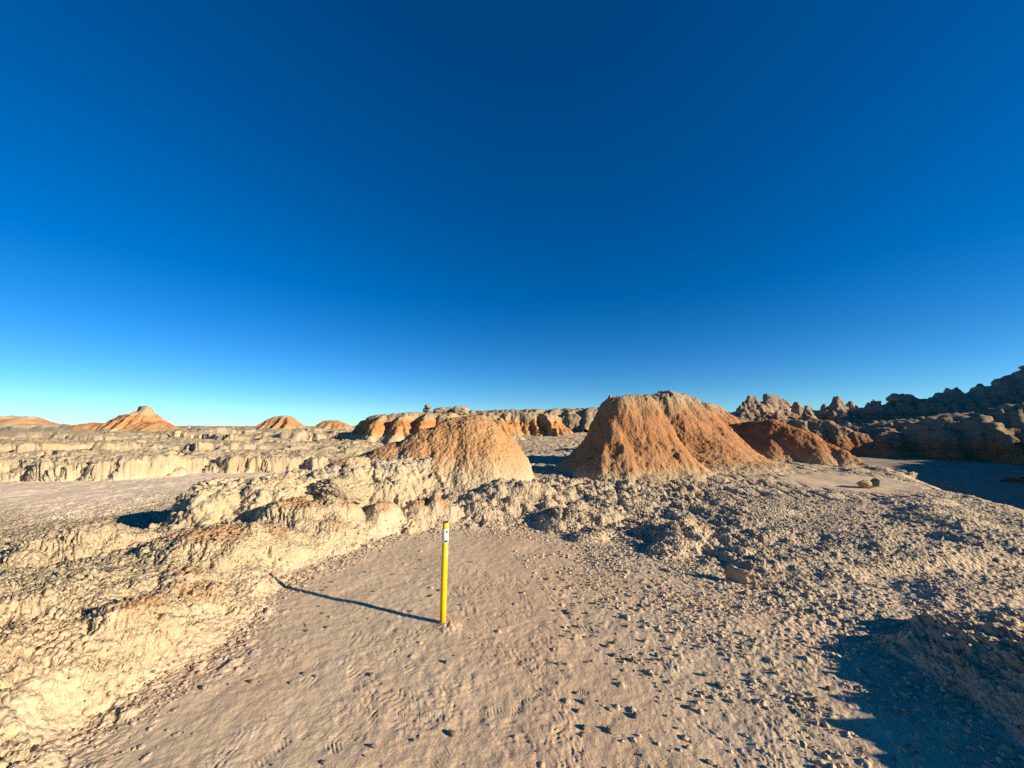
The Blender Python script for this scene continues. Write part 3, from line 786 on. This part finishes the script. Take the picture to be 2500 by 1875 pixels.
mat_mesa = hill_material('mesa_clay', [(0, CREAM), (.35, CREAM), (.48, (.54, .36, .2)), (.6, (.5, .27, .13)), (.8, (.5, .29, .15)), (.88, (.58, .46, .31)), (1, (.4, .3, .22))], 1.0, 3.9, .05, .4, .12, band=.22)
patch('clay_mesa', 'distant flat topped mesa with orange and cream bands at the left edge', 'mesa', -125, -74, 60, 84, .35,
      lambda x, y: ridge(x, y, [(-112, 74, 3.8), (-92, 72, 3.75)], [(0, 0), (2.4, .05), (2.8, .4), (4.5, 1.2), (6, 1.6), (9, 2.3), (14, 3)], None, .3, .5, 103, .5, 3), mat_mesa, (.6, .1), (2, .2), .1, 14, .6)

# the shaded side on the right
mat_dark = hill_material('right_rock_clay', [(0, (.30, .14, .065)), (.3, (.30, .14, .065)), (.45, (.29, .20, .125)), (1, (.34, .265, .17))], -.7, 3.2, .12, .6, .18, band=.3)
def h_k(x, y):
    z = ridge(x, y, [(25.5, 40.5, 2.2), (28.5, 39.5, 2.45), (31.0, 38.2, 2.3), (33, 36.8, 1.2), (34, 36, .2)], [(0, 0), (.5, .1), (.8, .7), (1.4, 1.4), (2.4, 2.4), (4, 3.2)], None, .6, .9, 111, .2, 1.2)
    return z + .3 * clods2(x, y, 1.2, 113, .5, .4) * sstep(1.2, 2.0, z)
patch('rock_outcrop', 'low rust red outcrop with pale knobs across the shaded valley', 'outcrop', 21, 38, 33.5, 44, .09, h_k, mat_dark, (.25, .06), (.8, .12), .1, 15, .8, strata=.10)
def h_l(x, y):
    z = ridge(x, y, [(29.5, 29.5, 1.4), (31.5, 28.5, 2.5), (34.5, 27, 2.9), (39, 25, 3.4), (45, 22.5, 4.6), (49, 18, 6.4), (39, 13.5, 5.6), (29, 11, 4.6), (24.5, 8.2, 4.1), (22.5, 5.6, 3.4)], [(0, 0), (.8, .15), (1.6, .8), (2.6, 1.6), (3.6, 2.6), (5.5, 3.6)], None, .6, .6, 121, .35, 2)
    return z + .9 * clods2(x, y, 2.4, 123, .6, .4) * sstep(1.0, 2.2, z)
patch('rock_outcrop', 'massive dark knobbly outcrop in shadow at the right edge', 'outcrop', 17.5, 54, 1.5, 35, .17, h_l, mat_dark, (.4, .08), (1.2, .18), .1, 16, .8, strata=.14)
def h_m(x, y):
    z = ridge(x, y, [(38, 45, 1.6), (42, 43, 2.5), (46, 42, 2.7), (52, 40, 2.6)], [(0, 0), (1.2, .15), (1.8, .9), (2.4, 1.1), (4, 1.6), (5, 2.8), (7, 3.6)], None, .5, .6, 131, .4, 2)
    return z + 1.0 * clods2(x, y, 2.6, 133, .6, .4) * sstep(1.2, 2.2, z)
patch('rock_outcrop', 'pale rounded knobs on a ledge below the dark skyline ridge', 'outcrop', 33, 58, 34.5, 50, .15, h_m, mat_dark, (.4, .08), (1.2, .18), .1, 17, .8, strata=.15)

mat_spire = hill_material('spire_clay', [(0, (.32, .20, .12)), (.3, (.37, .26, .165)), (.45, (.27, .19, .125)), (.55, (.40, .30, .2)), (.7, (.32, .235, .16)), (1, (.40, .31, .215))], 0, 8, .15, .35, .2, band=.35, bsc=2.5)
def h_spires(x, y):
    z = ridge(x, y, [(34, 63, 4.3), (46, 63, 4.6), (54, 61, 4.6), (66, 60, 4.8), (76, 60, 5.2)], [(0, 0), (.6, .3), (1.2, 1.1), (2.6, 2.2), (3.2, 3.0), (5, 3.8), (8, 5.4)], None, .6, .5, 141, .5, 2)
    for (px, py, h, w, s) in ((38.0, 61, 6.8, .75, 1), (42.2, 62.5, 7.0, 1.5, 1), (44.2, 62.5, 6.3, .5, .8), (51.5, 61, 6.6, .35, .9), (54.3, 61, 5.4, .2, .6), (56.6, 60, 6.2, .35, .9), (47.5, 62, 5.2, .2, .7), (61, 60, 5.6, .8, 1), (65, 59.6, 5.9, 1.0, 1)):
        z = np.maximum(z, ridge(x, y, [(px - w * .5, py, h), (px + w * .5, py, h - .1)], [(0, 0), (.35 * s, .12), (.6 * s, .8), (1.2 * s, 1.6), (2.0 * s, 2.4), (3.0, 3.2), (6, 5)], None, .5, .9, 145, .18, 1))
    for (px, py, h, w) in ((35.6, 60, 5.3, .3), (36.6, 60.5, 5.9, .3), (40.0, 60.5, 6.0, .25), (45.4, 61.5, 5.9, .4), (46.6, 61, 5.3, .2), (49.4, 61, 5.5, .25), (50.6, 60.5, 5.9, .2), (53.0, 60.5, 5.9, .2), (55.5, 60, 5.7, .2), (58.0, 59.5, 5.6, .25), (59.6, 59.5, 5.3, .2), (62.8, 59, 5.7, .25), (67.5, 59, 5.9, .3), (70.5, 59, 6.1, .3), (73, 59, 6.2, .3),
                           (39.2, 57, 4.2, .2), (44.8, 58, 4.5, .25), (48.2, 58, 4.2, .2), (52.5, 57.5, 4.1, .2), (56.5, 57, 4.0, .2), (61, 56.5, 4.0, .2)):
        z = np.maximum(z, ridge(x, y, [(px - w * .5, py, h), (px + w * .5, py, h - .1)], [(0, 0), (.15, .1), (.35, .75), (.7, 1.5), (1.2, 2.2), (2.2, 3.2), (4, 4.6)], None, .4, 1.2, 149, .12, .8))
    for (px, py, h) in ((37.5, 57.5, 3.6), (43.5, 57.5, 4.0), (41, 56, 3.0), (50.5, 57, 3.4)):
        z = np.maximum(z, ridge(x, y, [(px, py, h), (px + 1.5, py - 2.5, h - 1.8)], [(0, 0), (.3, .15), (1, 1), (2, 2), (4, 3.5)], None, .6, .9, 147, .2, 1))
    return z
patch('rock_spires', 'row of banded grey brown spires on the right skyline', 'spires', 30, 78, 52.5, 68, .19, h_spires, mat_spire, (.5, .10), (1.4, .22), .15, 18, .8, strata=.3)

def h_n(x, y):
    z = ridge(x, y, [(66, 72, 5.5), (76, 70, 7.2), (84, 68, 8.6), (90, 67.5, 12.0), (97, 66, 15), (110, 60, 22), (116, 46, 26), (112, 30, 25), (108, 12, 18)],
              [(0, 0), (.6, .2), (1.5, 1.6), (4, 4.0), (8, 7.0), (14, 11), (22, 16), (32, 22)], None, .55, .25, 151, 1.2, 5)
    z = np.maximum(z, ridge(x, y, [(62, 46, 3.2), (72, 42, 6.0), (84, 34, 9.0), (84, 20, 9.5), (76, 8, 8.5), (70, -2, 8)], [(0, 0), (1, .3), (2.5, 2.5), (6, 5.5), (11, 9.5), (16, 13)], None, .6, .3, 155, .9, 4))
    for (px, py, h, w) in ((72, 69.5, 7.6, .8), (79, 68.5, 8.6, 1.2), (83, 68, 9.6, .7), (86.5, 67.6, 10.2, .9), (69, 66, 5.6, .6), (75, 62, 5.0, .8), (81, 60, 6.0, .9), (66, 52, 4.4, .8)):
        z = np.maximum(z, ridge(x, y, [(px - w * .5, py, h), (px + w * .5, py, h - .2)], [(0, 0), (.4, .2), (.9, 1.3), (2, 2.6), (4, 4.6)], None, .5, .8, 159, .3, 1.5))
    return z + .8 * clods2(x, y, 4.0, 157, .5, .4) * sstep(2, 5, z)
patch('dark_ridge', 'high dark ridge climbing to a capped knob at the right edge', 'ridge', 52, 140, -16, 84, .45, h_n, mat_spire, (1.1, .2), (3, .45), .15, 19, .8, strata=.6)

# ------------------------------------------------------------------ loose rocks
import bmesh
_ico = {}
def ico(n):
    if n not in _ico:
        bm = bmesh.new()
        bmesh.ops.create_icosphere(bm, subdivisions=n, radius=1.0)
        v = np.array([p.co[:] for p in bm.verts], F)
        f = np.array([[q.index for q in p.verts] for p in bm.faces], np.int32)
        bm.free()
        _ico[n] = (v, f)
    return _ico[n]

def rock_mesh(name, mat, size, seed, n=3, block=.75, warp=.28, crust=.0, cell=.3, flat=True):
    """a lump of clay or stone: squared-off ball, knocked about by noise; facets cut by a few random planes"""
    v, f = ico(n)
    v = v.copy()
    rs = np.random.RandomState(seed)
    v = np.sign(v) * np.abs(v) ** block
    for _ in range(7):
        d = rs.normal(size=3); d /= np.linalg.norm(d)
        lim = rs.uniform(.55, .9)
        k = v @ d.astype(F)
        v -= np.maximum(k - lim, 0)[:, None] * d.astype(F) * .85
    k = 1 + warp * fbm3(v[:, 0] + seed, v[:, 1], v[:, 2], .9, 3, seed)
    v = v * k[:, None]
    if crust:
        f1, e = cells3(v[:, 0] + seed, v[:, 1], v[:, 2], cell, seed + 9)
        v = v * (1 + crust * (sstep(0, .4, e) - .6) + crust * .8 * noise3(v[:, 0] * 6, v[:, 1] * 6, v[:, 2] * 6, seed))[:, None]
    v = v * np.array(size, F)
    return mesh_from(name, v, f, mat, not flat)

mat_stone = rock_material('pale_mudstone', (.46, .38, .285))
mat_clod = rock_material('cream_clod', (.47, .375, .26))
mat_slab = rock_material('tan_sandstone', (.44, .32, .19))
mat_boulder = rock_material('boulder_clay', (.38, .31, .21), .25)

def put(name, me, x, y, sink=0.0, z=None, rz=0.0, sc=1.0, tilt=(0, 0)):
    o = add(name, me, None, (x, y, (gz(x, y) if z is None else z) - sink))
    o.rotation_euler = (tilt[0], tilt[1], rz)
    o.scale = (sc, sc, sc)
    return o

# blocks with a look of their own
B = [  # name, label, category, x, y, z, size, rz, seed, material
    ('leaning_rock', 'smooth tan slab leaning in the hollow at the end of the rubble shelf', 'rock', 2.42, 4.32, .08, (.16, .05, .10), -.7, 301, mat_slab),
    ('boulder', 'dark split boulder, left half, on the pale flat beyond the rubble', 'boulder', 8.45, 9.45, .33, (.16, .14, .10), .2, 302, mat_boulder),
    ('boulder', 'dark split boulder, right half, on the pale flat beyond the rubble', 'boulder', 8.76, 9.5, .33, (.15, .14, .11), .5, 303, mat_boulder),
    ('boulder', 'left one of three low boulders along the rim above the shaded valley', 'boulder', 10.7, 12.3, .2, (.38, .3, .22), .1, 304, mat_boulder),
    ('boulder', 'middle one of three low boulders along the rim above the shaded valley', 'boulder', 11.5, 12.4, .2, (.44, .34, .25), .6, 305, mat_boulder),
    ('boulder', 'right one of three low boulders along the rim above the shaded valley', 'boulder', 12.15, 12.3, .06, (.45, .34, .26), .3, 306, mat_boulder),
    ('boulder', 'pale rounded boulder perched on the dark skyline ridge', 'boulder', 69.5, 68.8, 6.6, (2.1, 1.4, 1.35), .3, 307, mat_boulder),
]
mat_block = rock_material('cream_block', CREAM, .18)
B += [('clay_block', 'long cream clay block overhanging a dark gap on the ridge', 'block', -3.8, 6.55, .66, (.42, .30, .19), .35, 321, mat_block),
      ('clay_block', 'square cream clay block leaning against the ridge left of the dome', 'block', -2.85, 6.62, .60, (.42, .30, .22), .2, 322, mat_block),
      ('clay_block', 'small cream clay block on the ridge crest beside the dome foot', 'block', -3.05, 7.7, .93, (.24, .2, .15), .5, 323, mat_block),
      ('clay_block', 'cream clay block at the far left end of the ridge', 'block', -4.75, 6.45, .66, (.30, .26, .17), .8, 324, mat_block)]
for (nm, lab, cat, x, y, z, size, rz, sd_, mt) in B:
    me = rock_mesh(nm, mt, size, sd_, 5 if cat == 'block' else 4, .62 if cat == 'block' else .72, (.2 if cat == 'block' else .24), (.2 if cat == 'block' else .14), .2 if cat == 'block' else .28, False)
    tag(put(nm, me, x, y, 0, z, rz), lab, cat)

# hoodoo and blocks on the rim of the spurs
tag(put('hoodoo', rock_mesh('hoodoo', mat_boulder, (.30, .26, .2), 311, 4, .75, .4, .2, .3, False), -6.25, 28.6, 0, 3.22), 'small mushroom shaped hoodoo on the skyline above the orange spurs', 'hoodoo')
hood = bpy.data.objects['hoodoo']
me = rock_mesh('neck', mat_boulder, (.30, .28, .34), 312, 3, .8, .4, .2, .3, False); add('neck', me, hood, (-.02, 0, -.36))
tag(put('boulder', rock_mesh('boulder', mat_boulder, (.75, .5, .28), 313, 4, .7, .45, .25, .25, False), -5.1, 28.7, 0, 2.88), 'ragged low boulder just right of the hoodoo on the skyline', 'boulder')
tag(put('boulder', rock_mesh('boulder', mat_boulder, (.62, .45, .36), 314, 4, .6, .35, .22, .25, False), -3.75, 28.8, 0, 2.92), 'dark square boulder on the skyline left of the dome top', 'boulder')
tag(put('cap_rock', rock_mesh('cap_rock', mat_boulder, (1.1, 1.0, .42), 315, 4, .8, .2, .1, .3, False), 91.6, 67.6, 0, 12.35, .2), 'flat dark cap rock on top of the highest knob at the right edge', 'rock')

# ------------------------------------------------------------------ trail marker posts
def solid(name, rgb, rough=.5, spec=.4, wear=None):
    m, nt, b = nodes_of(name)
    b.inputs['Roughness'].default_value = rough
    b.inputs['Specular IOR Level'].default_value = spec
    tc = N(nt, 'ShaderNodeTexCoord')
    c = rgb
    if wear:
        sep = N(nt, 'ShaderNodeSeparateXYZ'); nt.links.new(tc.outputs['Object'], sep.inputs[0])
        lo = N(nt, 'ShaderNodeMapRange'); lo.inputs['From Min'].default_value = .12; lo.inputs['From Max'].default_value = .0
        nt.links.new(sep.outputs['Z'], lo.inputs['Value'])
        nz = ramp(nt, tex_noise(nt, tc.outputs['Object'], 90, 5), [(.48, (0, 0, 0)), (.62, (1, 1, 1))])
        f = mix(nt, 1.0, nz, lo.outputs[0], 'MULTIPLY')
        c = mix(nt, f, rgb, wear)
        sc = ramp(nt, tex_noise(nt, tc.outputs['Object'], 130, 4), [(.66, (0, 0, 0)), (.70, (1, 1, 1))])
        c = mix(nt, sc, c, wear)
    v = ramp(nt, tex_noise(nt, tc.outputs['Object'], 14, 4), [(.3, (.86, .86, .86)), (.7, (1.06, 1.06, 1.06))])
    c = mix(nt, 1.0, c, v, 'MULTIPLY')
    nt.links.new(c, b.inputs['Base Color'])
    return m

def tube(name, mat, r, z0, z1, parent=None, seg=28, bev=.003, a0=0.0, a1=2 * PI, thick=None):
    """an upright tube section with eased ends; with a0/a1 it is a curved sticker on the tube"""
    full = abs(a1 - a0 - 2 * PI) < 1e-6
    rings = [(r - bev, z0), (r, z0 + bev), (r, z1 - bev), (r - bev, z1)] if full else [(r, z0), (r, z1)]
    n = seg if full else seg + 1
    v = []
    for (rr_, zz) in rings:
        for i in range(n):
            a = a0 + (a1 - a0) * i / seg
            v.append((rr_ * math.cos(a), rr_ * math.sin(a), zz))
    f = []
    for j in range(len(rings) - 1):
        for i in range(seg):
            i2 = (i + 1) % n if full else i + 1
            f.append((j * n + i, j * n + i2, (j + 1) * n + i2, (j + 1) * n + i))
    me = bpy.data.meshes.new(name)
    if full:
        f.append(tuple(range(n - 1, -1, -1)))
        f.append(tuple(range(len(v) - n, len(v))))
    me.from_pydata(v, [], f)
    for p in me.polygons: p.use_smooth = len(p.vertices) == 4
    me.materials.append(mat)
    return add(name, me, parent)

m_yel = solid('yellow_paint', (.82, .48, .003), .42, .45, (.22, .15, .05))
m_wht = solid('white_reflective_tape', (.78, .76, .70), .4, .4, (.10, .09, .08))
m_blk = solid('black_ink', (.03, .03, .03), .6, .3)
m_cap = solid('rusty_cap', (.10, .065, .03), .8, .2)
post = bpy.data.objects.new('trail_post', None)
post.location = (-.59, 3.49, gz(-.59, 3.49) - .02)
post.rotation_euler = (0, R(.7), 0)
col.objects.link(post)
tag(post, 'yellow trail marker post with a scuffed white band near its top', 'post')
PH, PR = .845, .0265
tube('pole', m_yel, PR, -.15, PH, post)
tube('white_band', m_wht, PR + .0016, PH - .168, PH - .050, post, bev=.0005)
tube('cap', m_cap, PR * .93, PH - .002, PH + .010, post, bev=.003)
# black marks on the band, a white sticker lower down
tube('mark', m_blk, PR + .0022, PH - .158, PH - .142, post, 6, a0=R(-88), a1=R(-30))
tube('mark', m_blk, PR + .0022, PH - .082, PH - .062, post, 6, a0=R(-70), a1=R(-35))
tube('mark', m_blk, PR + .0022, PH - .140, PH - .075, post, 6, a0=R(-150), a1=R(-140))
tube('sticker', m_wht, PR + .0018, PH - .275, PH - .235, post, 6, a0=R(-38), a1=R(5))

fp = bpy.data.objects.new('trail_post', None)
fx_, fy_ = -66.5, 80.0
fp.location = (fx_, fy_, gz(fx_, fy_))
col.objects.link(fp)
tag(fp, 'tiny far marker post on the skyline right of the pointed butte', 'post')
tube('pole', m_wht, .09, -.5, 1.5, fp, 10)
tube('band', m_blk, .095, .9, 1.1, fp, 10, bev=.001)

# ------------------------------------------------------------------ stones lying on the trail
def mesh_z(x, y):
    """height of the built ground under a point"""
    dg = bpy.context.evaluated_depsgraph_get()
    return None
from mathutils.bvhtree import BVHTree
_g = bpy.data.objects['ground'].data
_nv = len(_g.vertices)
_co = np.empty(_nv * 3, F); _g.vertices.foreach_get('co', _co); _co = _co.reshape(-1, 3)
NCOL = 1060 + 120
_gr = np.hypot(_co[::NCOL, 0], _co[::NCOL, 1])
_gt = np.arctan2(_co[40 * NCOL:41 * NCOL, 0], _co[40 * NCOL:41 * NCOL, 1])[:1060]
def surf(x, y):
    r_ = np.hypot(x, y); t_ = np.arctan2(x, y)
    i = np.clip(np.searchsorted(_gr, r_), 0, len(_gr) - 1); j = np.clip(np.searchsorted(_gt, t_), 0, 1059)
    return _co[i * NCOL + j, 2]

rs = np.random.RandomState(77)
random.seed(4)
stone_meshes = [rock_mesh('stone', mat_stone, (1, rs.uniform(.65, .95), rs.uniform(.5, .8)), 400 + i, 2, .8, .3) for i in range(10)]
named = [(-.33, 2.30, .024, 'largest pale stone on the trail nearest the viewer, below the post'), (.40, 2.34, .022, 'knobbly stone near the bottom edge, right of the scuffed trail'),
         (.54, 2.32, .022, 'sharp triangular stone near the bottom edge casting a pointed shadow'), (.71, 2.42, .020, 'squat stone just right of the triangular stone near the bottom edge'),
         (.33, 2.90, .021, 'bright white topped stone on the pinkish trail'), (.86, 2.95, .026, 'rounded stone with a long shadow in the middle of the pebbly ground'),
         (.75, 3.02, .022, 'flat stone just left of the rounded stone with the long shadow'), (1.32, 2.67, .024, 'smooth egg shaped stone right of the trail'),
         (1.29, 2.78, .020, 'small angular stone just behind the egg shaped stone'), (1.72, 2.53, .021, 'round stone at the edge of the large dark shadow'),
         (1.83, 2.52, .023, 'dark sided stone beside the round stone at the edge of the large shadow'), (1.99, 2.62, .024, 'pale stone lying inside the edge of the large dark shadow'),
         (-.37, 3.55, .010, 'tiny pebble with a long shadow just right of the post'), (1.05, 3.0, .02, 'stone catching light on the upper right pebbly ground')]
for (x, y, sz, lab) in named:
    o = put('stone', random.choice(stone_meshes), x, y, 0, float(surf(x, y)) + sz * .35, rs.uniform(0, 6), sz)
    tag(o, lab, 'stone', 'stones lying on the trail')
zones = [('small clay crumb lying loose on the pebbly ground right of the trail', 170, lambda: (abs(rs.normal(0, 1.0)) + .35, rs.uniform(2.0, 5.2))),
         ('small clay crumb lying loose on the smooth trail left of the post', 46, lambda: (rs.uniform(-2.2, -.3), rs.uniform(2.0, 5.2)))]
for lab, n, fn in zones:
    for k in range(n):
        while True:
            x, y = fn()
            if abs(x) < 1.5 * y and x < 2.9: break
        sz = .006 + .011 * rs.rand() ** 2.2 + .0012 * y
        o = put('stone', stone_meshes[rs.randint(10)], x, y, 0, float(surf(x, y)) + sz * .3, rs.uniform(0, 6), sz)
        tag(o, lab, 'stone', 'stones lying on the trail')

# ------------------------------------------------------------------ crumbs too many to count
def crumbs(name, label, n, sampler, size):
    base, bf = ico(1)
    P = sampler(n)
    n = len(P)
    sz = size(n, P)
    j = rs.uniform(.55, 1.25, size=(n, len(base), 1)).astype(F)
    an = rs.uniform(0, 6.28, n); ca, sa = np.cos(an), np.sin(an)
    v = base[None] * j
    v = np.stack([v[..., 0] * ca[:, None] - v[..., 1] * sa[:, None], v[..., 0] * sa[:, None] + v[..., 1] * ca[:, None], v[..., 2] * rs.uniform(.5, .95, (n, 1))], -1)
    v = v * sz[:, None, None]
    z = surf(P[:, 0], P[:, 1]) + sz * .1
    v += np.stack([P[:, 0], P[:, 1], z], -1)[:, None, :]
    f = bf[None] + (np.arange(n) * len(base))[:, None, None]
    me = mesh_from(name, v.reshape(-1, 3), f.reshape(-1, 3), mat_clod, False)
    o = add(name, me)
    tag(o, label, 'gravel', kind='stuff')

def samp_right(n):
    x = np.abs(rs.normal(0, 1.0, n * 6)) * 2.6 + rs.uniform(-.6, .6, n * 6); y = 1.9 + 6.5 * rs.rand(n * 6) ** 1.25
    w = sstep(.0, 2.6, x + .25 * (y - 3)) * sstep(-.35, .45, fbm2(x.astype(F), y.astype(F), .45, 3, 500)) ** 1.3
    ok = (rs.rand(n * 6) < w) & (np.abs(x) < 1.45 * y)
    return np.stack([x, y], 1)[ok][:n].astype(F)
crumbs('clay_gravel', 'nubbly clay crumbs covering the ground right of the trail', 12000, samp_right, lambda n, P: (.0022 + .018 * rs.rand(n) ** 5 + .0012 * P[:, 1]).astype(F))
def samp_bank(n):
    t = rs.uniform(2, 20, n); i = t.astype(int); f = t - i
    b = np.array(BANK)
    p = b[i] * (1 - f)[:, None] + b[np.minimum(i + 1, len(b) - 1)] * f[:, None]
    return (p + rs.normal(0, .22, (n, 2))).astype(F)
crumbs('clay_rubble', 'small clay crumbs along the foot of the bank and shelf', 2600, samp_bank, lambda n, P: (.003 + .015 * rs.rand(n) ** 4 + .0012 * P[:, 1]).astype(F))
